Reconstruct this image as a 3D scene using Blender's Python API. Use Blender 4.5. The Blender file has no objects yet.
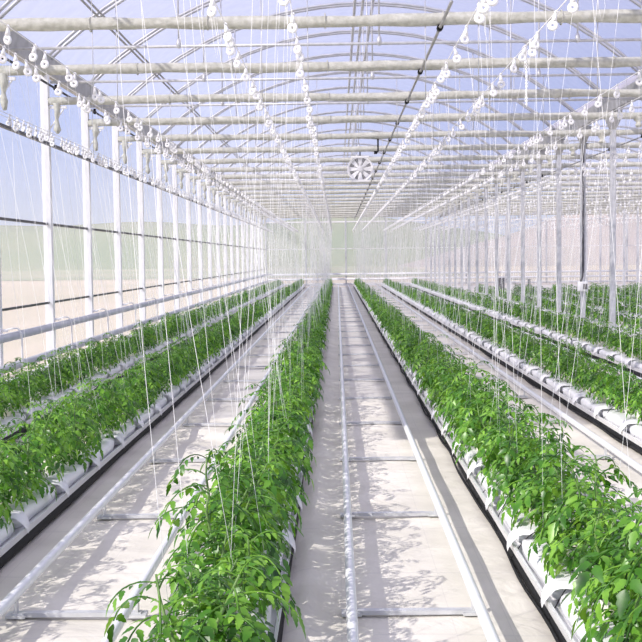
import bpy, math, random
import numpy as np
from mathutils import Vector, Matrix
random.seed(7); rng = np.random.default_rng(7)
C = bpy.context.scene.collection
S = bpy.context.scene
PI = math.pi

# ------------------------------------------------------------------ layout
EYE = 1.695
XL, XR, BAY = -4.457, 5.567, 10.024
TY0, TS = 11.83, 2.7587            # first truss, truss spacing
YEND = 70.7
ROWX = [-3.29, -2.062, -0.462, 1.138, 2.738, 4.338]
ROWN = ['row along the left glass wall', 'second row from the left glass wall', 'row left of the middle path',
        'row right of the middle path', 'second row right of the middle path', 'third row right of the middle path']
ROW0 = [9.6, 3.9, 3.4, 3.4, 7.4, 12.5]
HID_P = [3, 7, 0, 0, 4, 5]; HID_S = [1, 3, 0, 0, 2, 2]      # plants and slabs standing just outside the frame
ROWEND = 65.5
ORD = ['first', 'second', 'third', 'fourth', 'fifth', 'sixth', 'seventh', 'eighth', 'ninth', 'tenth', 'eleventh', 'twelfth']

# ------------------------------------------------------------------ materials
def new_mat(name):
    m = bpy.data.materials.new(name); m.use_nodes = True
    nt = m.node_tree; nt.nodes.clear()
    return m, nt, nt.nodes.new('ShaderNodeOutputMaterial')
def N(nt, t, **kw):
    n = nt.nodes.new(t)
    for k, v in kw.items(): n.inputs[k].default_value = v
    return n
def noise_col(nt, a, b, scale, detail=4, lo=.35, hi=.65, vec='Object'):
    tc = nt.nodes.new('ShaderNodeTexCoord')
    n = N(nt, 'ShaderNodeTexNoise', Scale=scale, Detail=detail)
    nt.links.new(tc.outputs[vec], n.inputs['Vector'])
    r = nt.nodes.new('ShaderNodeValToRGB')
    r.color_ramp.elements[0].color = (*a, 1); r.color_ramp.elements[1].color = (*b, 1)
    r.color_ramp.elements[0].position = lo; r.color_ramp.elements[1].position = hi
    nt.links.new(n.outputs['Fac'], r.inputs['Fac'])
    return r.outputs['Color'], n.outputs['Fac']
def pbr(name, a, b=None, scale=8, rough=.5, metal=0, bump=0, bscale=40, spec=.5):
    m, nt, out = new_mat(name)
    p = N(nt, 'ShaderNodeBsdfPrincipled', Roughness=rough, Metallic=metal)
    p.inputs['Specular IOR Level'].default_value = spec
    col, _ = noise_col(nt, a, b or tuple(c*.9 for c in a), scale)
    nt.links.new(col, p.inputs['Base Color'])
    if bump:
        tc = nt.nodes.new('ShaderNodeTexCoord')
        n = N(nt, 'ShaderNodeTexNoise', Scale=bscale, Detail=5)
        nt.links.new(tc.outputs['Object'], n.inputs['Vector'])
        bp = N(nt, 'ShaderNodeBump', Strength=bump, Distance=.02)
        nt.links.new(n.outputs['Fac'], bp.inputs['Height']); nt.links.new(bp.outputs['Normal'], p.inputs['Normal'])
    nt.links.new(p.outputs[0], out.inputs[0])
    return m
def glazing(name, clear, tint, white):
    m, nt, out = new_mat(name)
    t = N(nt, 'ShaderNodeBsdfTransparent', Color=(*tint, 1))
    d = N(nt, 'ShaderNodeBsdfDiffuse', Color=(*white, 1)); tr = N(nt, 'ShaderNodeBsdfTranslucent', Color=(*white, 1))
    mx = N(nt, 'ShaderNodeMixShader', Fac=.6); nt.links.new(d.outputs[0], mx.inputs[1]); nt.links.new(tr.outputs[0], mx.inputs[2])
    # faint dust and condensation streaks
    tc = nt.nodes.new('ShaderNodeTexCoord'); mp = nt.nodes.new('ShaderNodeMapping'); mp.inputs['Scale'].default_value = (3, 3, .5)
    nt.links.new(tc.outputs['Object'], mp.inputs[0])
    n = N(nt, 'ShaderNodeTexNoise', Scale=1.2, Detail=5); nt.links.new(mp.outputs[0], n.inputs['Vector'])
    mr = N(nt, 'ShaderNodeMapRange'); mr.inputs['To Min'].default_value = 1-clear-.06; mr.inputs['To Max'].default_value = 1-clear+.06
    nt.links.new(n.outputs['Fac'], mr.inputs['Value'])
    m2 = nt.nodes.new('ShaderNodeMixShader'); nt.links.new(mr.outputs[0], m2.inputs[0])
    nt.links.new(t.outputs[0], m2.inputs[1]); nt.links.new(mx.outputs[0], m2.inputs[2])
    g = N(nt, 'ShaderNodeBsdfGlossy', Roughness=.08); m3 = N(nt, 'ShaderNodeMixShader', Fac=.03)
    nt.links.new(m2.outputs[0], m3.inputs[1]); nt.links.new(g.outputs[0], m3.inputs[2])
    nt.links.new(m3.outputs[0], out.inputs[0])
    return m
def leafy(name):
    m, nt, out = new_mat(name)
    tc = nt.nodes.new('ShaderNodeTexCoord'); oi = nt.nodes.new('ShaderNodeObjectInfo')
    geo = nt.nodes.new('ShaderNodeNewGeometry')
    n = N(nt, 'ShaderNodeTexNoise', Scale=6, Detail=2); nt.links.new(geo.outputs['Position'], n.inputs['Vector'])
    add = N(nt, 'ShaderNodeMath'); add.operation = 'MULTIPLY_ADD'; add.inputs[1].default_value = .25
    nt.links.new(geo.outputs['Random Per Island'], add.inputs[0]); nt.links.new(n.outputs['Fac'], add.inputs[2])
    r = nt.nodes.new('ShaderNodeValToRGB'); cr = r.color_ramp
    cr.elements[0].position = .36; cr.elements[0].color = (.011, .058, .005, 1)
    cr.elements[1].position = .86; cr.elements[1].color = (.24, .48, .055, 1)
    e = cr.elements.new(.6); e.color = (.06, .20, .014, 1)
    nt.links.new(add.outputs[0], r.inputs['Fac'])
    p = N(nt, 'ShaderNodeBsdfPrincipled', Roughness=.36); p.inputs['Specular IOR Level'].default_value = .5
    nt.links.new(r.outputs[0], p.inputs['Base Color'])
    hs = N(nt, 'ShaderNodeHueSaturation', Hue=.48, Saturation=1.05, Value=1.5); nt.links.new(r.outputs[0], hs.inputs['Color'])
    t = nt.nodes.new('ShaderNodeBsdfTranslucent'); nt.links.new(hs.outputs[0], t.inputs['Color'])
    mx = N(nt, 'ShaderNodeMixShader', Fac=.27); nt.links.new(p.outputs[0], mx.inputs[1]); nt.links.new(t.outputs[0], mx.inputs[2])
    nt.links.new(mx.outputs[0], out.inputs[0])
    return m
def floor_mat():
    m, nt, out = new_mat('woven_ground_sheet')
    p = N(nt, 'ShaderNodeBsdfPrincipled', Roughness=.6); p.inputs['Specular IOR Level'].default_value = .25
    col, f = noise_col(nt, (.63, .60, .54), (.76, .725, .665), 1.6, 6)
    tc = nt.nodes.new('ShaderNodeTexCoord'); sp = nt.nodes.new('ShaderNodeSeparateXYZ'); nt.links.new(tc.outputs['Object'], sp.inputs[0])
    # printed line grid of the woven sheet
    def grid(axis, period):
        a = N(nt, 'ShaderNodeMath'); a.operation = 'DIVIDE'; a.inputs[1].default_value = period; nt.links.new(sp.outputs[axis], a.inputs[0])
        b = N(nt, 'ShaderNodeMath'); b.operation = 'FRACT'; nt.links.new(a.outputs[0], b.inputs[0])
        c = N(nt, 'ShaderNodeMath'); c.operation = 'LESS_THAN'; c.inputs[1].default_value = .02; nt.links.new(b.outputs[0], c.inputs[0])
        return c.outputs[0]
    mxm = N(nt, 'ShaderNodeMath'); mxm.operation = 'MAXIMUM'
    nt.links.new(grid(0, .26), mxm.inputs[0]); nt.links.new(grid(1, 1.0), mxm.inputs[1])
    ml = N(nt, 'ShaderNodeMath'); ml.operation = 'MULTIPLY'; ml.inputs[1].default_value = .22; nt.links.new(mxm.outputs[0], ml.inputs[0])
    mix = nt.nodes.new('ShaderNodeMixRGB'); mix.inputs[2].default_value = (.45, .44, .43, 1)
    nt.links.new(ml.outputs[0], mix.inputs[0]); nt.links.new(col, mix.inputs[1]); nt.links.new(mix.outputs[0], p.inputs['Base Color'])
    n = N(nt, 'ShaderNodeTexNoise', Scale=3.5, Detail=6, Distortion=.6); nt.links.new(tc.outputs['Object'], n.inputs['Vector'])
    bp = N(nt, 'ShaderNodeBump', Strength=.35, Distance=.06); nt.links.new(n.outputs['Fac'], bp.inputs['Height']); nt.links.new(bp.outputs[0], p.inputs['Normal'])
    nt.links.new(p.outputs[0], out.inputs[0])
    return m

M = dict(
    floor=floor_mat(), leaf=leafy('tomato_leaf'),
    stem=pbr('green_stem', (.16, .26, .07), (.10, .2, .05), 20),
    film=pbr('white_plastic_film', (.86, .86, .88), (.8, .8, .82), 9, .33, 0, .25, 14),
    block=pbr('white_block_wrap', (.86, .85, .78), (.74, .70, .52), 14, .6, 0, .3, 60),
    tray=pbr('painted_gutter_metal', (.80, .80, .81), (.72, .72, .74), 5, .35, .2),
    black=pbr('black_plastic', (.008, .008, .009), (.016, .016, .017), 12, .65, 0, .3, 30, .2),
    white=pbr('white_painted_steel', (.86, .86, .87), (.80, .80, .81), 6, .35, 0, .06, 20),
    galv=pbr('galvanised_steel', (.66, .67, .69), (.54, .55, .57), 14, .42, .35),
    arch=pbr('aluminium_glazing_bar', (.64, .65, .69), (.5, .51, .55), 4, .4, .4),
    gutter=pbr('weathered_gutter_steel', (.46, .46, .46), (.36, .36, .35), 6, .5, .3),
    darkst=pbr('dark_steel', (.10, .10, .11), (.06, .06, .065), 8, .45, .4),
    screen=pbr('folded_screen_fabric', (.66, .66, .60), (.50, .50, .44), 14, .8, 0, .5, 30, .2),
    string=pbr('white_twine', (.92, .92, .92), (.86, .86, .86), 50, .7),
    plastic=pbr('white_moulded_plastic', (.92, .92, .93), (.87, .87, .88), 20, .4),
    rail=pbr('white_coated_pipe', (.84, .85, .87), (.74, .75, .78), 7, .32, .1, .05, 25),
    pipe=pbr('grey_heating_pipe', (.60, .61, .65), (.52, .53, .57), 5, .4, .1),
    concrete=pbr('pale_concrete', (.66, .60, .52), (.56, .5, .43), 3, .8, 0, .3, 20),
    glass=glazing('hazy_wall_glass', .83, (.96, .97, 1.0), (.84, .83, .82)),
    roof=glazing('roof_film', .62, (.98, .955, 1.0), (.85, .83, .85)),
    grille=pbr('grey_fan_grille', (.34, .34, .35), (.28, .28, .29), 8, .6),
    sand=pbr('bare_sandy_ground', (.74, .61, .44), (.62, .55, .37), .05, .9),
    field=pbr('green_field_ground', (.36, .42, .24), (.56, .50, .34), .02, .9),
    hillg=pbr('wooded_hill', (.27, .33, .20), (.38, .39, .26), .03, .9, 0, .5, .3),
    hillb=pbr('bare_hill', (.52, .44, .38), (.46, .41, .33), .03, .9),
)

# ------------------------------------------------------------------ mesh helper
class MB:
    def __init__(s): s.v = []; s.f = []
    def quad_strip(s, rows, closed=True, caps=True):
        b = len(s.v); n = len(rows[0])
        for r in rows: s.v += [tuple(p) for p in r]
        for i in range(len(rows)-1):
            for j in range(n if closed else n-1):
                k = (j+1) % n
                s.f.append((b+i*n+j, b+i*n+k, b+(i+1)*n+k, b+(i+1)*n+j))
        if caps and closed and n > 2:
            s.f.append(tuple(b+j for j in range(n))[::-1]); s.f.append(tuple(b+(len(rows)-1)*n+j for j in range(n)))
        return s
    def box(s, x0, x1, y0, y1, z0, z1):
        return s.quad_strip([[(x0, y0, z), (x1, y0, z), (x1, y1, z), (x0, y1, z)] for z in (z0, z1)])
    def bevel_box(s, x0, x1, y0, y1, z0, z1, b):
        def ring(z, i):
            return [(x0+b+i, y0+i, z), (x1-b-i, y0+i, z), (x1-i, y0+b+i, z), (x1-i, y1-b-i, z), (x1-b-i, y1-i, z), (x0+b+i, y1-i, z), (x0+i, y1-b-i, z), (x0+i, y0+b+i, z)]
        return s.quad_strip([ring(z0, b*.5), ring(z0+b, 0), ring(z1-b, 0), ring(z1, b*.5)])
    def path(s, pts, r, n=6, caps=True):
        pts = [Vector(p) for p in pts]; rows = []
        rr = r if hasattr(r, '__len__') else [r]*len(pts)
        t0 = (pts[1]-pts[0]).normalized()
        u = t0.orthogonal().normalized()
        for i, p in enumerate(pts):
            t = (pts[min(i+1, len(pts)-1)]-pts[max(i-1, 0)]).normalized()
            u = (u-t*u.dot(t)).normalized(); w = t.cross(u)
            rows.append([p+(u*math.cos(2*PI*k/n)+w*math.sin(2*PI*k/n))*rr[i] for k in range(n)])
        return s.quad_strip(rows, True, caps)
    def tube(s, a, b, r, n=8): return s.path([a, b], r, n)
    def lathe(s, prof, n=20, axis='z', c=(0, 0, 0), caps=True):
        rows = []
        for r, h in prof:
            rows.append([(c[0]+r*math.cos(2*PI*k/n), c[1]+r*math.sin(2*PI*k/n), c[2]+h) if axis == 'z' else
                         (c[0]+r*math.cos(2*PI*k/n), c[1]+h, c[2]+r*math.sin(2*PI*k/n)) for k in range(n)])
        return s.quad_strip(rows, True, caps)
    def torus(s, c, R, r, n=14, m=6, sz=1.0):   # ring in the x-z plane
        rows = []
        for i in range(n+1):
            a = 2*PI*i/n
            rows.append([(c[0]+(R+r*math.cos(2*PI*k/m))*math.cos(a), c[1]+r*math.sin(2*PI*k/m)*sz, c[2]+(R+r*math.cos(2*PI*k/m))*math.sin(a)) for k in range(m)])
        return s.quad_strip(rows, True, False)
    def mesh(s, name, mat, smooth=True):
        me = bpy.data.meshes.new(name); me.from_pydata(s.v, [], s.f)
        me.materials.append(mat); me.validate()
        if smooth: me.shade_smooth(); 
        me.update()
        return me
def np_mesh(name, V, F, mat, smooth=True):
    me = bpy.data.meshes.new(name)
    me.vertices.add(len(V)); me.vertices.foreach_set('co', np.ascontiguousarray(V, dtype=np.float32).ravel())
    k = F.shape[1]; me.loops.add(F.size); me.loops.foreach_set('vertex_index', np.ascontiguousarray(F, dtype=np.int32).ravel())
    me.polygons.add(len(F)); me.polygons.foreach_set('loop_start', np.arange(0, F.size, k, dtype=np.int32))
    me.materials.append(mat); me.update(calc_edges=True)
    if smooth: me.shade_smooth()
    return me
def ob(name, me, parent=None, loc=(0, 0, 0), rot=(0, 0, 0), scale=None):
    o = bpy.data.objects.new(name, me); C.objects.link(o)
    o.location = loc; o.rotation_euler = rot
    if scale: o.scale = scale
    if parent: o.parent = parent
    return o
def part(name, mb, mat, parent, loc=(0, 0, 0), label=None, smooth=True):
    o = ob(name, mb.mesh(name, M[mat], smooth), parent, loc)
    if label: o['label'] = label
    return o
def tag(o, label, cat, group=None, kind=None):
    o['label'] = label; o['category'] = cat
    if group: o['group'] = group
    if kind: o['kind'] = kind
    return o
def thing(name, label, cat, loc=(0, 0, 0), group=None, rz=0):
    o = ob(name, None, None, loc, (0, 0, rz)); o.empty_display_size = .1
    return tag(o, label, cat, group)
def struct(name, mb, mat, label, cat, smooth=False):
    o = ob(name, mb.mesh(name, M[mat], smooth) if mb else None)
    return tag(o, label, cat, None, 'structure')
def nth(i, most=12): return ORD[i] if i < most else None

TK = [TY0+k*TS for k in range(-2, 21)]       # truss lines, first two stand in front of the picture
K0 = 2                                       # index of the first truss in view

# ------------------------------------------------------------------ outdoors
g = MB(); g.quad_strip([[(-400, -60, -.06), (-400, 900, -.06)], [(400, -60, -.06), (400, 900, -.06)]], False)
struct('ground', g, 'sand', 'bare sandy ground outside the glass house', 'ground')
g = MB(); g.quad_strip([[(-400, 88, -.03), (-400, 900, -.03)], [(12, 105, -.03), (12, 900, -.03)]], False)
struct('field', g, 'field', 'pale green field beyond the far glass wall', 'field')
def hill(name, x0, x1, y, h, depth, mat, seed, label):
    r = random.Random(seed); ph = [r.uniform(0, 6.28) for _ in range(4)]
    rows = []
    nx = 60
    for i in range(nx+1):
        t = i/nx; x = x0+(x1-x0)*t
        e = min(1, 5*t, 5*(1-t)); hh = h*e*(.8+.14*math.sin(t*7+ph[0])+.08*math.sin(t*19+ph[1])+.04*math.sin(t*47+ph[2]))
        rows.append([(x, y, -.3), (x, y+depth*.35, hh*.75), (x, y+depth*.6, hh), (x, y+depth, -.3)])
    m = MB(); m.quad_strip(rows, False)
    return struct(name, m, mat, label, 'hill', True)
hill('hill', -260, 70, 230, 13.5, 60, 'hillg', 3, 'low hazy green hill behind the far glass wall')
hill('hill', 12, 200, 190, 15, 60, 'hillb', 5, 'bare pinkish hill behind the right of the far glass wall')
hill('hill', -420, -130, 300, 8.0, 90, 'hillg', 9, 'low green hill outside the left glass wall')

# ------------------------------------------------------------------ floor
def floor_mesh():
    xs = np.concatenate([np.linspace(XL-.02, 6.0, 190), np.linspace(6.2, 26, 60)])
    ys = np.concatenate([np.linspace(0, 14, 200), np.linspace(14.2, 66.3, 180)])
    X, Y = np.meshgrid(xs, ys, indexing='ij')
    Z = np.zeros_like(X)
    for i in range(9):
        kx, ky = rng.uniform(1, 9), rng.uniform(1, 7); Z += .0035*np.sin(kx*X+ky*Y*rng.choice([-1, 1])+rng.uniform(0, 6))/(1+.15*i)
    wr = np.exp(-((X-(-.17))/.07)**2)*(.035+.012*np.sin(Y*5.1)+.012*np.sin(Y*2.3+1))       # sheet tucked up along the near bed
    Z = Z+np.where(np.abs(X+.17) < .3, wr, 0)-.012
    V = np.stack([X, Y, Z], -1).reshape(-1, 3)
    nx, ny = X.shape; idx = np.arange(nx*ny).reshape(nx, ny)
    F = np.stack([idx[:-1, :-1], idx[1:, :-1], idx[1:, 1:], idx[:-1, 1:]], -1).reshape(-1, 4)
    return np_mesh('floor', V, F, M['floor'])
tag(ob('floor', floor_mesh()), 'white woven ground sheet covering the greenhouse floor', 'floor', None, 'structure')
fp = MB(); fp.box(XL-.02, 26, 66.3, YEND, -.05, .004)
struct('floor_path', fp, 'concrete', 'pale concrete cross path at the far end of the rows', 'floor')

# ------------------------------------------------------------------ roof, gutters, columns
RISE, EAVE = 2.05, 4.72
RR = ((BAY/2)**2+RISE**2)/(2*RISE)
def arc_pts(x0, n=26, off=0):
    cx = x0+BAY/2; cz = EAVE+RISE-RR; a0 = math.asin(BAY/2/RR)
    return [(cx+(RR+off)*math.sin(-a0+2*a0*i/n), cz+(RR+off)*math.cos(-a0+2*a0*i/n)) for i in range(n+1)]
def arc_z(x, x0): return EAVE+RISE-RR+math.sqrt(RR*RR-(x-x0-BAY/2)**2)
BAYX = [XL, XR, XR+BAY]
BAYN = ['main bay', 'bay beyond the columns', 'far right bay']
for bi, x0 in enumerate(BAYX):
    m = MB(); m.quad_strip([[(x, y, z) for x, z in arc_pts(x0, 30, .07)] for y in (TK[0]-.5, YEND)], False)
    o = struct('ceiling', m, 'roof', 'milky curved roof film of the '+BAYN[bi], 'roof', True)

arch_m = MB()
for dy in (-.10, .10):
    arch_m.path([(x-XL, dy, z) for x, z in arc_pts(XL)], .026, 6)
arch_me = arch_m.mesh('arch_bar', M['arch'])
tie_m = MB(); tie_m.tube((.1, 0, 4.43), (BAY-.1, 0, 4.43), .02, 8); tie_me = tie_m.mesh('tie_rod', M['galv'])
hang_me = []
for hx in (-2.0, .57, 3.1):
    h = MB(); h.tube((hx-XL, 0, 4.43), (hx-XL, 0, arc_z(hx, XL)), .011, 6)
    h.lathe([(0, -.07), (.03, -.06), (.034, -.01), (.02, .05), (0, .06)], 8, 'z', (hx-XL, 0, 4.47))
    hang_me.append(h.mesh('hanger', M['galv']))
def roll_mesh(seed, L):
    r = random.Random(seed); rows = []; n = 12; nx = 90
    ph = [[r.uniform(0, 6.28) for _ in range(3)] for _ in range(n)]
    sag = [r.uniform(0, 6.28) for _ in range(2)]
    for i in range(nx+1):
        x = .06+(L-.12)*i/nx
        row = []
        for k in range(n):
            a = 2*PI*k/n
            rad = .062+.007*math.sin(x*3.1+ph[k][0])+.004*math.sin(x*8.3+ph[k][1])
            row.append((x, rad*1.05*math.cos(a), rad*math.sin(a)+.008*math.sin(x*1.3+sag[0])))
        rows.append(row)
    m = MB(); m.quad_strip(rows)
    for i in range(8):
        x = .7+i*1.22
        m.quad_strip([[(x+dx, (.076+dr)*math.cos(2*PI*k/14), (.076+dr)*math.sin(2*PI*k/14)) for dx, dr in ((-.006, -.003), (.006, -.003), (.006, .003), (-.006, .003))] for k in range(15)], True, False)
    return m.mesh('screen_roll', M['screen'])
roll_mes = [roll_mesh(i, BAY) for i in range(4)]
def fold_mesh(seed):
    r = random.Random(seed); rows = []
    for i in range(9):
        t = i/8; w = (.055+.02*math.sin(t*5+r.random()*3))*(1 if i < 8 else .55)
        rows.append([(w*.8*math.cos(2*PI*k/8)+.012*math.sin(t*9+k), w*1.1*math.sin(2*PI*k/8), .02-.46*t) for k in range(8)])
    m = MB(); m.quad_strip(rows); m.path([(0, 0, 0), (0, 0, .1)], .02)
    return m.mesh('hanging_fold', M['screen'])
fold_mes = [fold_mesh(s) for s in range(3)]
for bi, x0 in enumerate(BAYX):
    k_first = [K0-1, K0+1, K0+13][bi]
    for k in range(k_first, len(TK)):
        y = TK[k]; i = k-k_first
        near = nth(i, 8) if bi == 0 else (nth(i, 3) if bi == 1 else None)
        pos = (near+' from the front in the ' if near else 'in the distant part of the ')+BAYN[bi]
        t = thing('roof_truss', 'curved roof arch with tie rod, '+pos, 'roof truss', (x0, y, 0), 'arched roof trusses')
        ob('arch_bar', arch_me, t)
        ob('tie_rod', tie_me, t)
        if k < 14 and bi == 0:
            for hm in hang_me: ob('hanger', hm, t)
        if k >= K0 or bi:
            t = thing('shade_screen', 'bundled pale shade screen, '+pos, 'shade screen', (x0, y, 4.15), 'bundled shade screens')
            ob('screen_roll', roll_mes[k % 4], t)
            if bi == 0: ob('hanging_fold', fold_mes[k % 3], t, (.19, 0, -.06))
            ob('hanging_fold', fold_mes[(k+1) % 3], t, (BAY-.22, 0, -.02), (0, 0, 1), (1.2, 1.2, .45))
# longitudinal purlins
for x, z, lab in ((.40, 6.7, 'left one of the three ridge tubes'), (.56, 6.72, 'middle one of the three ridge tubes'), (.75, 6.7, 'right one of the three ridge tubes'), (-3.6, arc_z(-3.6, XL)-.03, 'dark lengthwise purlin low on the left roof slope')):
    m = MB()
    if z > 6: m.tube((x, TK[0], z-.05), (x, YEND, z-.05), .03)
    else:
        m.tube((x, TK[0], z), (x, YEND, z), .018); m.tube((x+.06, TK[0], z+.03), (x+.06, YEND, z+.03), .018)
    tag(ob('roof_purlin', m.mesh('roof_purlin', M['galv' if z > 6 else 'gutter'])), lab+(' running along the roof top' if z > 6 else ''), 'purlin', 'lengthwise roof purlins')
# gutters
def gutter(x, lab, w=.085):
    m = MB()
    prof = [(-w, 4.84), (-w*.72, 4.60), (w*.72, 4.60), (w, 4.84), (w+.02, 4.85), (w+.02, 4.82), (w*.78, 4.57), (-w*.78, 4.57), (-w-.02, 4.82), (-w-.02, 4.85)]
    m.quad_strip([[(x+a, y, b) for a, b in prof] for y in (TK[0]-.4, YEND)])
    return tag(ob('roof_gutter', m.mesh('roof_gutter', M['gutter'], False)), lab, 'roof gutter', 'roof gutters')
gutter(XL, 'grey steel roof gutter along the top of the left glass wall')
gutter(XR, 'grey valley gutter carried by the row of columns')
gutter(XR+BAY, 'distant valley gutter between the second and third bay')
# wall posts on the left, columns in the valleys
pm = MB(); pm.box(-.05, .07, -.06, .06, -.02, 4.58); post_me = pm.mesh('wall_post', M['white'], False)
fm = MB(); fm.box(-.035, .11, -.09, .09, 0, .02); foot_me = fm.mesh('base_plate', M['galv'], False)
bm_ = MB(); bm_.box(.07, .34, -.02, .02, 4.03, 4.07); bm_.path([(.07, 0, 3.72), (.3, 0, 4.03)], .012); brk_me = bm_.mesh('bracket', M['white'], False)
wi = 0
for k in range(K0, len(TK)):
    i = k-K0-1
    lab = ('post just entering the left picture edge, white steel, in the glass wall' if i < 0 else
           'white steel post of the left glass wall, %s full post from the front' % ORD[i] if i < 8 else 'white steel post in the distant half of the left glass wall')
    t = thing('wall_post', lab, 'post', (XL, TK[k], 0), 'posts of the left glass wall')
    ob('post', post_me, t); ob('base_plate', foot_me, t); ob('bracket', brk_me, t)
cm = MB(); cm.bevel_box(-.055, .055, -.055, .055, 0, 4.35, .012); col_me = cm.mesh('column_shaft', M['galv'], False)
hm = MB(); hm.quad_strip([[(-a, -a, z), (a, -a, z), (a, a, z), (-a, a, z)] for a, z in ((.055, 4.2), (.15, 4.45), (.15, 4.58))]); head_me = hm.mesh('column_head', M['gutter'], False)
for k in range(K0+3, len(TK)):
    i = k-K0-3
    lab = ('column just outside the right picture edge under the valley gutter' if i == 0 else
           'square grey valley column, %s from the right picture edge' % ORD[i-1] if i < 9 else 'thin grey valley column in the crowded far end of the line')
    t = thing('valley_column', lab, 'column', (XR, TK[k], 0), 'columns under the valley gutter')
    ob('shaft', col_me, t); ob('head', head_me, t); ob('base_plate', foot_me, t)
for k in range(K0+14, len(TK)):
    t = thing('valley_column', 'far column under the second valley gutter, right of all the nearer columns', 'column', (XR+BAY, TK[k], 0), 'columns under the second valley gutter')
    ob('shaft', col_me, t); ob('head', head_me, t)

# left glass wall
w = MB()
w.box(XL-.03, XL+.03, TK[0], YEND, 0, .10)
struct('wall_left', w, 'white', 'white base kerb of the left glass wall', 'wall')
pane = MB(); pane.box(XL-.012, XL-.004, .03, TS-.03, .10, 4.62); pane_me = pane.mesh('window', M['glass'], False)
bars = []
for z, r, mt in ((1.06, .016, 'darkst'), (2.27, .018, 'darkst')):
    b = MB(); b.box(XL-.01, XL+.025, .06, TS-.06, z-r, z+r); bars.append(b.mesh('glazing_bar', M[mt], False))
for k in range(K0-1, len(TK)):
    n = k-K0+2
    i = n-2
    lab = ('tall hazy pane of the left glass wall after full post %s' % (i) if 0 < i <= 8 else 'tall hazy pane in the far half of the left glass wall' if i > 8 else
           ('tall hazy pane at the left picture edge' if i == 0 else 'hazy pane before the first visible post'))
    o = ob('window_%d' % n, pane_me, None, (0, TK[k], 0)); tag(o, lab, 'window', 'panes of the left glass wall', 'structure')
    if k == len(TK)-1: o.scale = (1, (YEND-TK[k])/TS, 1)
    for b in bars: ob('glazing_bar', b, o)
m = MB(); m.box(-4.30, -4.25, TK[K0], YEND-.3, 3.42, 3.46)
tag(ob('wall_rail', m.mesh('wall_rail', M['darkst'], False)), 'dark steel rail running along the left glass wall below the screens', 'rail')

# far end wall
w = MB()
w.box(XL, 26, YEND-.04, YEND+.04, 0, .12)
w.box(XL, 26, YEND-.03, YEND+.03, 3.92, 4.0)
w.box(XL, 26, YEND-.03, YEND+.03, 2.25, 2.29)
struct('wall_back', w, 'white', 'white sill and rails of the far end glass wall', 'wall')
ex = [XL+i*BAY/4 for i in range(13)]
for i in range(12):
    p_ = MB(); p_.box(ex[i]+.03, ex[i+1]-.03, YEND+.01, YEND+.018, .12, 3.95)
    struct('window_%d' % (40+i), p_, 'glass', 'hazy far end wall pane, %s from its left corner' % ORD[i], 'window')
    q = thing('wall_post', 'slim post of the far end wall, %s from its left corner' % ORD[i], 'post', (ex[i], YEND, 0), 'posts of the far end wall')
    e = MB(); e.box(-.045, .045, -.06, .06, 0, 4.6); part('post', e, 'galv', q, smooth=False)
for bi, x0 in enumerate(BAYX):
    a = arc_pts(x0, 30, .05); gm = MB()
    gm.quad_strip([[(x, YEND+.01, z), (x, YEND+.01, 3.95)] for x, z in a], False)
    struct('wall_back_gable', gm, 'glass', 'milky arched gable above the far end wall, closing the '+BAYN[bi], 'wall')

# ------------------------------------------------------------------ heating pipes
for z, lab in ((.735, 'upper thick grey heating pipe along the left glass wall'), (.345, 'lower thick grey heating pipe along the left glass wall')):
    t = thing('heating_pipe', lab, 'pipe', (-4.2, 0, z), 'heating pipes on the left wall')
    m = MB(); m.tube((0, 9, 0), (0, YEND-.6, 0), .055, 14); part('pipe', m, 'pipe', t)
for k in range(K0+1, len(TK)):
    i = k-K0-1
    lab = 'white pipe bracket at the left picture edge, joining both heating pipes' if i == 0 else ('small white bracket on the heating pipes at full post %d' % i if i < 5 else 'small white bracket on the far stretch of the heating pipes')
    m = MB(); m.path([(-4.2, 0, .27), (-4.12, 0, .30), (-4.12, 0, .76), (-4.17, 0, .83), (-4.24, 0, .83), (-4.36, 0, .80)], .012, 6)
    m.path([(-4.42, 0, .8), (-4.3, 0, .8)], .02, 6)
    tag(ob('pipe_bracket', m.mesh('pipe_bracket', M['white']), None, (0, TK[k], 0)), lab, 'bracket', 'heating pipe brackets')
for z, lab in ((.69, 'upper white pipe crossing in front of the far end wall'), (.38, 'lower white pipe crossing in front of the far end wall')):
    t = thing('cross_pipe', lab, 'pipe', (0, YEND-.45, z), 'white pipes at the far end wall')
    m = MB(); m.tube((-4.3, 0, 0), (25.5, 0, 0), .06, 10); part('pipe', m, 'rail', t)
    for j in range(13):
        b = MB(); b.path([(ex[j]+.2, 0, 0), (ex[j]+.2, .42, 0)], .025, 6); part('bracket', b, 'white', t)

# ------------------------------------------------------------------ pipe rails on the paths
LANES = [(-1.262, 'left path', 3.2), (.338, 'middle path', 3.2), (1.938, 'right path behind the big row', 5.0), (3.538, 'second path on the right', 12)]
rm = MB(); rm.tube((0, 0, 0), (0, 1, 0), .0255, 12)
rail_me = rm.mesh('rail', M['rail'])
sm = MB(); sm.box(-.31, .31, -.022, .022, .002, .022)
sm.box(-.335, -.24, -.04, .04, .0, .014); sm.box(.24, .335, -.04, .04, .0, .014)
for s_ in (-1, 1): sm.box(s_*.29-.006, s_*.29+.006, -.02, .02, .015, .10)
sup_me = sm.mesh('cross_support', M['galv'], False)
for x, nm, y0 in LANES:
    t = thing('pipe_rail_track', 'white twin pipe rail track lying along the '+nm, 'rail track', (x, 0, 0), 'pipe rail tracks')
    for s_ in (-.29, .29): ob('rail', rail_me, t, (s_, y0, .112), (0, 0, 0), (1, ROWEND+.3-y0, 1))
    y = 5.28
    j = 0
    while y < ROWEND:
        if y > y0: ob('cross_support', sup_me, t, (0, y, 0))
        y += 2.05
    e = MB(); e.path([(-.29, ROWEND+.3, .112), (-.2, ROWEND+.42, .112), (.2, ROWEND+.42, .112), (.29, ROWEND+.3, .112)], .0255, 8); part('end_bend', e, 'rail', t)

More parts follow.
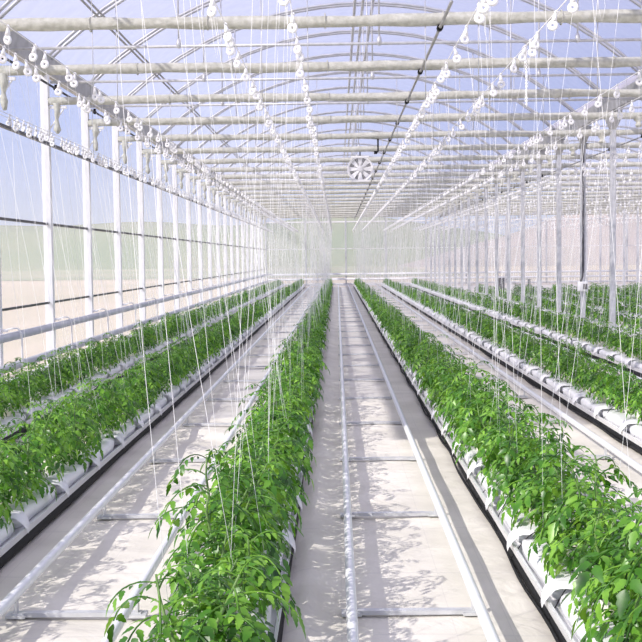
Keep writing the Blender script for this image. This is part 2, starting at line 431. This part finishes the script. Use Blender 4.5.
# ------------------------------------------------------------------ rows: gutters, slabs
FARX = [5.938+1.6*i for i in range(6)]
ALLROWS = list(zip(ROWX, ROWN, ROW0))+[(x, '%s row beyond the valley columns' % ORD[i], max(18.5, x/.305)) for i, x in enumerate(FARX)]
REND = [ROWEND]*6+[48.0]*9
tr = MB(); tr.quad_strip([[(-.195, y, .115), (-.18, y, .115), (-.17, y, .085), (.17, y, .085), (.18, y, .115), (.195, y, .115), (.188, y, .07), (-.188, y, .07)] for y in (0, 1)])
tray_me = tr.mesh('tray', M['tray'], False)
def skirt_mesh():
    m = MB()
    for s_ in (-1, 1):
        rows = []
        for i in range(121):
            y = i/120; d = .006*math.sin(i*.9)+.008*math.sin(i*.37)
            rows.append([(s_*(.180+d), y, .0), (s_*(.193+d), y, .02), (s_*(.182), y, .075), (s_*.174, y, .075), (s_*(.17), y, 0)])
        m.quad_strip(rows)
    return m.mesh('skirt', M['black'])
skirt_me = skirt_mesh()
for x, nm, y0 in ALLROWS:
    t = thing('growing_gutter', 'low white growing gutter with black skirt under the '+nm, 'growing gutter', (x, y0-.3, 0), 'growing gutters')
    L = (ROWEND if x < 5 else 48.0)-y0+.3
    ob('tray', tray_me, t, (0, 0, 0), (0, 0, 0), (1, L, 1)); ob('skirt', skirt_me, t, (0, 0, 0), (0, 0, 0), (1, L, 1))

def slab_geo(seed, nx=14, n=16):
    r = random.Random(seed); ph = [r.uniform(0, 6.28) for _ in range(6)]; rows = []
    for i in range(nx+1):
        t = i/nx; y = -.49+.98*t
        e = min(1, (1-abs(2*t-1)**9)+.02); hw = .155*(.72+.28*e); hh = .055*(.25+.75*e)
        row = []
        for k in range(n):
            a = 2*PI*k/n; ca, sa = math.cos(a), math.sin(a)
            px = hw*math.copysign(abs(ca)**.45, ca); pz = hh*math.copysign(abs(sa)**.5, sa)
            d = .006*math.sin(9*y+3*a+ph[0])+.004*math.sin(23*y+2*a+ph[1])
            row.append((px*(1+d*3), y, .132+pz+d*(1 if sa > 0 else 0)))
        rows.append(row)
    m = MB(); m.quad_strip(rows); return m
slab_mes = [slab_geo(s).mesh('slab_bag', M['film']) for s in range(4)]
def flap_mesh(seed, sd):
    r = random.Random(seed); rows = []
    for i in range(8):
        t = i/7; wy = .10*(1-t)**.7+.02+.015*math.sin(t*9+r.random()*3)
        x = sd*(.03+.17*min(1, t*1.5)+.012*math.sin(t*8)); z = .20-.01*t if t < .55 else .195-.23*(t-.55)
        rows.append([(x, -wy, z-.01), (x+sd*.004, -wy*.5, z+.016), (x, 0, z-.006), (x+sd*.004, wy*.5, z+.014), (x, wy, z-.008)])
    m = MB(); m.quad_strip(rows, False); return m.mesh('film_flap', M['film'])
flap_mes = {sd: [flap_mesh(s, sd) for s in range(3)] for sd in (1, -1)}
DS = 29.5
rest_slabs = []; n_slab = 0
cand = []
for ri, (x, nm, y0) in enumerate(ALLROWS):
    y = y0+.2; i = 0
    while y < REND[ri]-.4:
        cand.append((y, ri, i, x)); y += 1.0; i += 1
cand.sort()
for q, (y, ri, i, x) in enumerate(cand):
    if ri < 6 and n_slab < 300 and y < 52:
        n_slab += 1; nm = ROWN[ri]
        i -= HID_S[ri]
        o_ = nth(i, 10)
        lab = 'white grow slab just outside the picture edge in the '+nm if i < 0 else 'white film wrapped grow slab, %s from the front in the %s' % (o_, nm) if o_ else 'white grow slab in the far stretch of the '+nm
        t = thing('grow_slab', lab, 'grow slab', (x+random.uniform(-.008, .008), y, 0), 'white film grow slabs', random.uniform(-.012, .012))
        ob('slab_bag', slab_mes[q % 4], t)
        sd = 1 if ri < 3 else -1
        if y < 34: ob('film_flap', flap_mes[sd][q % 3], t, (0, .5, 0), (0, 0, 0), (1, random.uniform(.7, 1.1), 1))
    else: rest_slabs.append((x, y))
lo = slab_geo(9, 6, 8); lv = np.array(lo.v); lf4 = np.array([f for f in lo.f if len(f) == 4])
V = np.concatenate([lv+np.array([x, y, 0]) for x, y in rest_slabs]); F = np.concatenate([lf4+i*len(lv) for i in range(len(rest_slabs))])
tag(ob('grow_slabs', np_mesh('grow_slabs', V, F, M['film'])), 'white grow slabs filling the far ends and the rows beyond the columns', 'grow slabs', 'white film grow slabs', 'stuff')

# ------------------------------------------------------------------ tomato plants
def leaflet(detail):
    if detail == 2:
        ts = [0, .14, .3, .40, .56, .66, .82, 1]; ws = [.04, .62, .95, .70, .80, .48, .42, 0.0]
    elif detail == 1:
        ts = [0, .3, .62, 1]; ws = [.05, .95, .7, 0]
    else:
        ts = [0, .4, 1]; ws = [.08, 1, 0]
    V = []; F = []
    for t, w_ in zip(ts, ws):
        V += [(-w_*.5, t, .16*w_), (0, t, 0), (w_*.5, t, .16*w_)]
    for i in range(len(ts)-1):
        a = 3*i; F += [(a, a+1, a+4, a+3), (a+1, a+2, a+5, a+4)]
    return np.array(V, float), np.array(F)
def frame(d, up):
    d = d/np.linalg.norm(d); s = np.cross(d, up); n_ = np.linalg.norm(s)
    s = s/n_ if n_ > 1e-4 else np.array([1., 0, 0]); return np.stack([s, d, np.cross(s, d)], 0)
def leaf_geo(base, az, el, L, r, LV, LF, npair, big, out):
    d = np.array([math.cos(az)*math.cos(el), math.sin(az)*math.cos(el), math.sin(el)])
    pts = [base]; dirs = [d]; seg = 7
    droop = r.uniform(.20, .36)
    for i in range(seg):
        d = d+np.array([0, 0, -droop*(.4+i/seg)]); d /= np.linalg.norm(d)
        pts.append(pts[-1]+d*L/seg); dirs.append(d)
    pts = np.array(pts)
    up = np.array([0, 0, 1.])
    # rachis as a thin three-sided strip
    rows = []
    for p, dd in zip(pts, dirs):
        f = frame(dd, up); rr = .0035
        rows += [p+f[0]*rr, p+f[2]*rr, p-f[0]*rr]
    rows = np.array(rows); RF = []
    for i in range(seg):
        for j in range(3): k = (j+1) % 3; RF.append((3*i+j, 3*i+k, 3*i+3+k, 3*i+3+j))
    out.append((rows, np.array(RF)))
    spec = [(1.0, 0, 1.15)]
    for q in range(npair):
        t = .98-.78*(q+.45)/npair
        for sd in (-1, 1): spec.append((t, sd, 1.0-.12*q+r.uniform(-.12, .12)))
    for t, sd, sz in spec:
        f_ = t*seg; i = min(int(f_), seg-1); p = pts[i]+(pts[i+1]-pts[i])*(f_-i); dd = dirs[i+1]
        fr = frame(dd, up)
        ld = dd*(1 if sd == 0 else .55)+fr[0]*sd*1.0+np.array([0, 0, r.uniform(-.55, .02)])
        g_ = frame(ld, fr[2]+np.array([r.uniform(-.3, .3), r.uniform(-.3, .3), .2]))
        ll = big*sz; ww = ll*r.uniform(.50, .64)
        v = LV.copy(); bend = r.uniform(.15, .55)
        v[:, 2] = v[:, 2]*r.uniform(.4, 1.5)*.5-bend*v[:, 1]**2*.8
        v = v*np.array([ww, ll, ll*.6])
        out.append((p+v@g_+ld/np.linalg.norm(ld)*.008, LF))
def plant_geo(seed, detail, H):
    r = random.Random(seed); out = []; LV, LF = leaflet(detail)
    nst = 2 if detail else 1
    stems = []
    for s_ in range(nst):
        off = np.array([r.uniform(-.03, .03), (s_-.5)*.16 if nst > 1 else 0, 0]); hh = H*r.uniform(.85, 1.05)
        a = r.uniform(0, 6.28)
        sp = [off*.25*(1-t)+off*t*1.3+np.array([.03*math.sin(a+t*5), .03*math.cos(a+t*4), hh*t]) for t in np.linspace(0, 1, 7)]
        stems.append(sp)
        nl = {2: 20, 1: 17, 0: 14}[detail]
        a = r.uniform(0, 6.28)
        for i in range(nl):
            t = .09+.89*i/(nl-1); a += 2.4+r.uniform(-.4, .4)
            f_ = t*6; j = min(int(f_), 5); b = sp[j]+(sp[j+1]-sp[j])*(f_-j)
            L = (.21 if t < .75 else .21-.36*(t-.75))*r.uniform(.8, 1.15)*(1.0 if t > .25 else .85)
            leaf_geo(b, a, r.uniform(.15, .6) if t < .8 else r.uniform(.35, .95), L, r, LV, LF, 4 if detail == 2 else 3 if detail else 2, {2: .058, 1: .066, 0: .10}[detail]*(1 if t < .8 else .7)*r.uniform(.85, 1.15), out)
    n = 0; Vs = []; Fs = []
    for v, f in out: Vs.append(v); Fs.append(f+n); n += len(v)
    return np.concatenate(Vs), np.concatenate(Fs), stems
def stem_mesh(stems):
    m = MB()
    for sp in stems: m.path(sp, [.008-.0045*i/6 for i in range(7)], 6)
    return m.mesh('stem', M['stem'])
var2 = []; var1 = []
for s_ in range(8):
    v, f, st = plant_geo(100+s_, 2, .40); var2.append((np_mesh('foliage', v, f, M['leaf']), stem_mesh(st)))
for s_ in range(6):
    v, f, st = plant_geo(200+s_, 1, .40); var1.append((np_mesh('foliage', v, f, M['leaf']), stem_mesh(st)))
bk = MB(); bk.bevel_box(-.05, .05, -.05, .05, 0, .075, .008); block_me = bk.mesh('root_block', M['block'])
PS = .40
cand = []
for ri, (x, nm, y0) in enumerate(ALLROWS):
    y = y0+.12; i = 0
    while y < REND[ri]-.2:
        cand.append((y, ri, i, x)); y += PS; i += 1
cand.sort()
far = []; n_pl = 0
PLANTS = {}
for q, (y, ri, i, x) in enumerate(cand):
    px, py = x+random.uniform(-.02, .02)+(.05 if ri in (4, 5) else 0), y+random.uniform(-.04, .04)
    sc = random.uniform(.88, 1.12)*(1.10 if ri in (2, 3) else .99 if ri == 1 else .98 if ri == 0 else .95)*float(np.interp(y, [4, 16, 60], [1.04, .94, .80]))
    hz = float(np.interp(y, [4, 16, 60], [1.06, .92, .80]))*random.uniform(.92, 1.10)
    if ri < 6 and n_pl < 300:
        n_pl += 1; nm = ROWN[ri]; i -= HID_P[ri]; o_ = nth(i, 12)
        lab = 'tomato plant just outside the picture edge in the '+nm if i < 0 else 'tomato plant, %s from the front in the %s' % (o_, nm) if o_ else 'small tomato plant in the middle stretch of the '+nm
        t = thing('tomato_plant', lab, 'tomato plant', (px, py, .185), 'young tomato plants in rows', random.uniform(0, 6.28))
        a, b = (var2 if y < 15 else var1)[random.randrange(6)]
        fo = ob('foliage', a, t, (0, 0, .06), (0, 0, 0), (sc, sc, sc*hz))
        ob('stem', b, t, (0, 0, .06), (0, 0, 0), (sc, sc, fo.scale[2]))
        ob('root_block', block_me, t, (0, 0, 0))
    else: far.append((px, py, sc, hz))
# the remaining plants of the rows as one mass
lows = [plant_geo(300+s_, 0, .40)[:2] for s_ in range(6)]
Vs = []; Fs = []; n = 0
for px, py, sc, hz in far:
    v, f = lows[random.randrange(6)]; a = random.uniform(0, 6.28); ca, sa = math.cos(a), math.sin(a)
    R = np.array([[ca, sa, 0], [-sa, ca, 0], [0, 0, 1]])
    Vs.append((v@R)*sc*np.array([1, 1, hz])+np.array([px, py, .245])); Fs.append(f+n); n += len(v)
tag(ob('tomato_foliage', np_mesh('tomato_foliage', np.concatenate(Vs), np.concatenate(Fs), M['leaf'])), 'green tomato plants merging at the far ends of rows and beyond the columns', 'tomato plants', 'young tomato plants in rows', 'stuff')

# irrigation hoses with drippers on the path side of the right rows
for ri in (3, 4, 5, 2):
    x = ROWX[ri]; y0 = ROW0[ri]; r = random.Random(ri)
    t = thing('irrigation_hose', 'black irrigation hose snaking beside the '+ROWN[ri], 'hose', (x-.204, 0, 0), 'black irrigation hoses')
    pts = []; y = y0
    while y < ROWEND:
        pts.append((.007*math.sin(y*1.7+ri)+.006*math.sin(y*4.1), y, .028+.012*math.sin(y*2.9))); y += .22
    m = MB(); m.path(pts, .009, 6); part('hose', m, 'black', t)
    for j in range(60 if ri != 2 else 30):
        y = y0+.15+j*PS
        if y > ROWEND-1: break
        a = r.uniform(-.25, .25); zz = r.uniform(.02, .12)
        if j % 2: continue
        m = MB(); m.path([(.205*u, y+a*(1-u)**1.3, .03+.2*u+zz*math.sin(PI*u)) for u in (0, .15, .3, .45, .6, .8, 1)], .003, 4); part('dripper', m, 'black', t)

# ------------------------------------------------------------------ crop wires, bobbins, strings
WZ = 3.33
WIRES = [(-3.72, 0, 'wire above the row along the left glass wall', 11.6), (-2.52, 1, 'left wire above the second row from the left', 7.4), (-2.27, 1, 'right wire above the second row from the left', 6.8),
         (-.76, 2, 'left wire above the row left of the middle path', 3.6), (-.28, 2, 'right wire above the row left of the middle path', 3.6),
         (.94, 3, 'left wire above the row right of the middle path', 3.6), (1.49, 3, 'right wire above the row right of the middle path', 4.5),
         (2.72, 4, 'left wire above the second right row', 9.4), (3.17, 4, 'right wire above the second right row', 10.6), (4.42, 5, 'left wire above the third right row', 14.6), (4.80, 5, 'right wire above the third right row', 16)]
wm = MB()
for x, ri, nm, y0 in WIRES:
    t = thing('crop_wire', 'thin steel '+nm+', carrying white bobbins', 'wire', (x, 0, 0), 'crop wires')
    m = MB(); m.tube((0, max(y0-1, 3), WZ), (0, ROWEND, WZ), .004, 5); part('wire', m, 'white', t)
    for k in range(K0, len(TK), 2):
        if TK[k] > max(y0, 11) and TK[k] < ROWEND:
            h = MB(); h.tube((0, TK[k], WZ), (0, TK[k], 4.43), .005, 5); part('hanger', h, 'galv', t)
bb = MB(); bb.torus((0, 0, -.090), .0225, .0145, 14, 8, .85)
bb.path([(0, 0, -.058), (0, 0, -.03), (0, 0, -.008)], [.021, .014, .008], 6)
bb.path([(0, 0, -.012), (-.009, 0, 0), (0, 0, .010), (.010, 0, .002), (.011, 0, -.008)], .005, 5)
bob_me = bb.mesh('bobbin', M['plastic'])
bl = MB(); bl.box(-.03, .03, -.008, .008, -.118, -.05); bl.box(-.009, .009, -.006, .006, -.05, .008)
blv, blf = np.array(bl.v), np.array(bl.f)
cand = []
for wj, (x, ri, nm, y0) in enumerate(WIRES):
    y = y0; i = 0
    while y < ROWEND:
        y += random.choice([.22, .3, .8, .7, .55]); cand.append((y, wj, i, x, ri)); i += y > 7.4
for i, x in enumerate(FARX):
    for s_ in (-.25, .25):
        y = max(21, x/.31)
        while y < 66:
            y += random.choice([.5, .7, .9]); cand.append((y, 99, 0, x+s_, 99))
cand.sort(); n_b = 0
Vs = []; Fs = []; n = 0
def string_pts(x, y, tx, ty, tz, z0, sway):
    return [(x+(tx-x)*t+sway[0]*math.sin(PI*t), y+(ty-y)*t+sway[1]*math.sin(PI*t), z0+(tz-z0)*t) for t in np.linspace(0, 1, 7)]
for y, wj, i, x, ri in cand:
    rx = ROWX[ri] if ri < 6 else round((x-5.938)/1.6)*1.6+5.938
    tx = rx+random.uniform(-.16, .16); ty = y+random.uniform(-.18, .14); tz = random.choice([.3, .35, .45, .6])
    rad = .0011 if y < 12 else .0016 if y < 25 else .0022
    sway = (random.uniform(-.03, .03), random.uniform(-.03, .03))
    if ri < 6 and n_b < 300:
        n_b += 1
        if i < 6 and y > 7.4: lab = 'white twine bobbin, %s on the %s' % (ORD[i], WIRES[wj][2])
        else: lab = ('near white twine from the ' if y <= 7.4 else 'smaller twine bobbin along the ')+WIRES[wj][2]
        t = thing('twine_bobbin', lab, 'bobbin', (x, y, WZ), 'twine bobbins on the crop wires')
        ob('bobbin', bob_me, t, (0, 0, 0), (random.uniform(-.15, .15), random.uniform(-.25, .25), random.uniform(-.6, .6)))
        m = MB(); m.path([(a-x, b-y, c-WZ) for a, b, c in string_pts(x, y, tx, ty, tz, WZ-.10, sway)], rad, 4)
        if random.random() < .25:   # slack loop of spare twine at the bobbin
            l = random.uniform(.12, .32); m.path([(.02, 0, -.1), (.035, 0, -.1-l*.6), (.02, .01, -.1-l), (0, .01, -.1-l*.6), (-.01, 0, -.1)], .0013, 4)
        part('twine', m, 'string', t)
    else:
        far_w = ri == 99
        Vs.append(blv+np.array([x, y, WZ])); Fs.append(blf+n); n += len(blv)
        if far_w and random.random() < .5: continue
        m = MB(); m.path(string_pts(x, y, tx, ty, tz, WZ-.10, sway)[::3], rad, 3, False)
        v = np.array(m.v); Vs.append(v); Fs.append(np.array(m.f)+n); n += len(v)
tag(ob('twine_bobbins', np_mesh('twine_bobbins', np.concatenate(Vs), np.concatenate(Fs), M['string'], False)), 'white bobbins and twines crowding together towards the far end', 'bobbins', 'twine bobbins on the crop wires', 'stuff')
# spare bobbins parked on the left wall rail, in bunches at each bay
m = MB(); m.tube((-4.27, TK[K0], 3.62), (-4.27, YEND-1, 3.62), .004, 5)
tag(ob('crop_wire', m.mesh('crop_wire', M['white'])), 'thin wire just above the dark rail on the left glass wall', 'wire', 'crop wires')
for k in range(K0, 17):
    for j in range(8):
        y = TK[k]+.25+j*.3+random.uniform(-.08, .08)
        i = k-K0
        lab = 'white bobbin in the bunch on the left wall rail, bay %s from the front' % ORD[i] if i < 6 else 'white bobbin in the far bunches on the left wall rail'
        o = ob('rail_bobbin', bob_me, None, (-4.27+random.uniform(-.01, .01), y, 3.62), (0, random.uniform(-.3, .3), random.uniform(-1, 1)), (1.25, 1.25, 1.25)); tag(o, lab, 'bobbin', 'bobbins on the left wall rail')
# twisted hank
m = MB()
for s_ in (0, PI): m.path([(1.51+.008*math.cos(t*2.6+s_), 9.0+.008*math.sin(t*2.6+s_), 3.33-.46*t/20) for t in range(21)], .004, 5)
m.path([(1.475, 9, 3.325), (1.49, 9, 3.345), (1.505, 9, 3.335), (1.51, 9, 3.3)], .004, 5)
tag(ob('twine_hank', m.mesh('twine_hank', M['string'])), 'short twisted hank of white twine dangling from a wire at upper right', 'twine')

# ------------------------------------------------------------------ screen drive shafts, fan, pipes
def shaft(x, z, lab, k0, mat='darkst', r=.017):
    t = thing('drive_shaft', lab, 'drive shaft', (x, 0, z), 'screen drive shafts')
    m = MB(); m.tube((0, TK[k0]-1.2, 0), (0, YEND-.5, 0), r, 8); part('shaft', m, mat, t)
    for k in range(k0, len(TK)):
        c = MB(); c.lathe([(.03, -.05), (.034, -.04), (.034, .04), (.03, .05)], 10, 'y', (0, TK[k]-.02, 0)); c.box(-.02, .02, TK[k]-.03, TK[k]+.03, 0, .06)
        part('clamp', c, 'black', t)
shaft(1.09, 4.06, 'dark drive shaft under the screens right of the roof centre', K0, 'gutter')
shaft(6.16, 4.06, 'dark drive shaft under the screens beyond the valley columns', K0+4, 'gutter', .014)
shaft(-4.27, 4.33, 'dark drive shaft beside the gutter above the left glass wall', K0)
# circulation fan
fy = TK[K0+5]; fx, fz = .545, 3.70
t = thing('ventilation_fan', 'round white ventilation fan hanging from the screens near the centre', 'fan', (fx, fy, fz))
m = MB(); m.lathe([(.262, -.05), (.285, -.06), (.292, 0), (.285, .08), (.262, .07), (.25, 0), (.262, -.05)], 32, 'y', caps=False); part('housing', m, 'plastic', t, smooth=False)
m = MB(); m.lathe([(.01, .03), (.262, .03), (.262, .045), (.01, .045)], 32, 'y'); part('back_grille', m, 'grille', t, smooth=False)
m = MB()
for k in range(8):
    a = 2*PI*k/8; ca, sa = math.cos(a), math.sin(a); rows = []
    for rr, wd, tw in ((.04, .04, .012), (.15, .08, .008), (.245, .115, .005)):
        rows.append([(rr*ca-wd*.5*sa, -tw, rr*sa+wd*.5*ca), (rr*ca+wd*.5*sa, tw, rr*sa-wd*.5*ca), (rr*ca+wd*.5*sa, tw+.006, rr*sa-wd*.5*ca), (rr*ca-wd*.5*sa, -tw+.006, rr*sa+wd*.5*ca)])
    m.quad_strip(rows)
part('blades', m, 'plastic', t, smooth=False)
m = MB(); m.lathe([(.004, -.05), (.05, -.045), (.06, 0), (.05, .02), (.004, .025)], 16, 'y'); part('hub', m, 'plastic', t, smooth=False)
m = MB()
for R_ in (.14, .25): m.torus((0, -.058, 0), R_, .003, 32, 4)
for k in range(8): m.tube((.0, -.058, .0), (.27*math.cos(k*PI/4+.4), -.058, .27*math.sin(k*PI/4+.4)), .003, 4)
part('guard', m, 'plastic', t)
m = MB(); m.box(-.2, .2, -.06, .06, .25, .29); m.box(-.2, .2, -.06, .06, -.29, -.25); part('mount', m, 'plastic', t, smooth=False)
m = MB(); m.tube((0, 0, .27), (0, 0, .42), .014, 8); part('hanging_rod', m, 'black', t, label='black hanging rod')
m = MB(); m.path([(.85, TK[K0+4], 4.10), (.85, TK[K0+4], 3.83), (.80, TK[K0+4], 3.80)], .017, 8); m.box(.77, .83, TK[K0+4]-.03, TK[K0+4]+.03, 3.78, 3.84)
tag(ob('hook', m.mesh('hook', M['black'])), 'small black hook hanging above the round white fan', 'hook')
# downpipe with a valve box on the second full column
y = TK[K0+5]-.12
t = thing('cable_conduit', 'dark conduit running down a valley column to a white switch box', 'conduit', (XR-.02, y, 0))
m = MB(); m.path([(0, 0, 4.5), (0, 0, 1.35), (-.02, -.02, 1.2), (-.06, -.03, 1.1)], .024, 8); part('pipe', m, 'darkst', t)
m = MB(); m.bevel_box(-.13, .09, -.1, .06, .88, 1.1, .02); part('switch_box', m, 'white', t, label='white switch box')
m = MB(); m.bevel_box(-.02, .07, -.125, -.1, .93, 1.05, .01); part('lid', m, 'darkst', t, label='dark box lid')
# grey control cabinet at the far row ends
t = thing('control_cabinet', 'small dark grey cabinet among the columns behind the right rows', 'cabinet', (6.75, 46.5, 0))
m = MB(); m.bevel_box(-.12, .12, -.15, .15, 0, .8, .02); part('body', m, 'darkst', t)
m = MB(); m.box(.14, 1.2, -.25, .25, .72, .76); part('shelf', m, 'gutter', t, smooth=False)
m = MB(); m.box(1.12, 1.17, -.2, .2, 0, .72); part('leg', m, 'gutter', t, smooth=False)

# ------------------------------------------------------------------ light
az = math.radians(42); elv = math.radians(34)
sun_dir = Vector((math.cos(elv)*math.cos(az), math.cos(elv)*math.sin(az), -math.sin(elv)))    # travel: to the right and away
L_ = bpy.data.lights.new('sun', 'SUN'); L_.energy = 8.2; L_.angle = math.radians(.6); L_.color = (1.0, .95, .88)
so = bpy.data.objects.new('sun', L_); C.objects.link(so); so.rotation_euler = sun_dir.to_track_quat('-Z', 'Y').to_euler(); so.location = (-20, -20, 30)
wd = bpy.data.worlds.new('sky'); S.world = wd; wd.use_nodes = True; nt = wd.node_tree; nt.nodes.clear()
out = nt.nodes.new('ShaderNodeOutputWorld'); bg = N(nt, 'ShaderNodeBackground', Strength=2.0)
tc = nt.nodes.new('ShaderNodeTexCoord'); sp = nt.nodes.new('ShaderNodeSeparateXYZ'); nt.links.new(tc.outputs['Generated'], sp.inputs[0])
rp = nt.nodes.new('ShaderNodeValToRGB'); cr = rp.color_ramp
cr.elements[0].position = 0; cr.elements[0].color = (.66, .68, .72, 1)
cr.elements[1].position = 1; cr.elements[1].color = (.62, .61, .76, 1)
e = cr.elements.new(.12); e.color = (.38, .49, .84, 1)
e = cr.elements.new(.35); e.color = (.56, .58, .86, 1)
nt.links.new(sp.outputs[2], rp.inputs[0]); nt.links.new(rp.outputs[0], bg.inputs[0]); nt.links.new(bg.outputs[0], out.inputs[0])

# ------------------------------------------------------------------ camera
f, pitch, yaw, roll = 1125.97, .0557, -.0149, -.0119
fwd = Vector((math.sin(yaw)*math.cos(pitch), math.cos(yaw)*math.cos(pitch), -math.sin(pitch)))
right = Vector((math.cos(yaw), -math.sin(yaw), 0)); up = right.cross(fwd)
R_ = right*math.cos(roll)+up*math.sin(roll); U_ = -right*math.sin(roll)+up*math.cos(roll)
cam = bpy.data.cameras.new('camera'); cam.sensor_width = 36; cam.lens = f*36/642; cam.clip_end = 2000
co = bpy.data.objects.new('camera', cam); C.objects.link(co)
mw = Matrix((R_, U_, -fwd)).transposed().to_4x4(); mw.translation = Vector((0, 0, EYE)); co.matrix_world = mw
S.camera = co
vs = S.view_settings
S.display_settings.display_device = 'sRGB'
vs.view_transform = 'Standard'; vs.look = 'None'; vs.gamma = 1; vs.exposure = -.80; vs.use_curve_mapping = False
S.cycles.max_bounces = 10; S.cycles.transparent_max_bounces = 32; S.cycles.diffuse_bounces = 5; S.cycles.transmission_bounces = 6
S.cycles.sample_clamp_indirect = 8
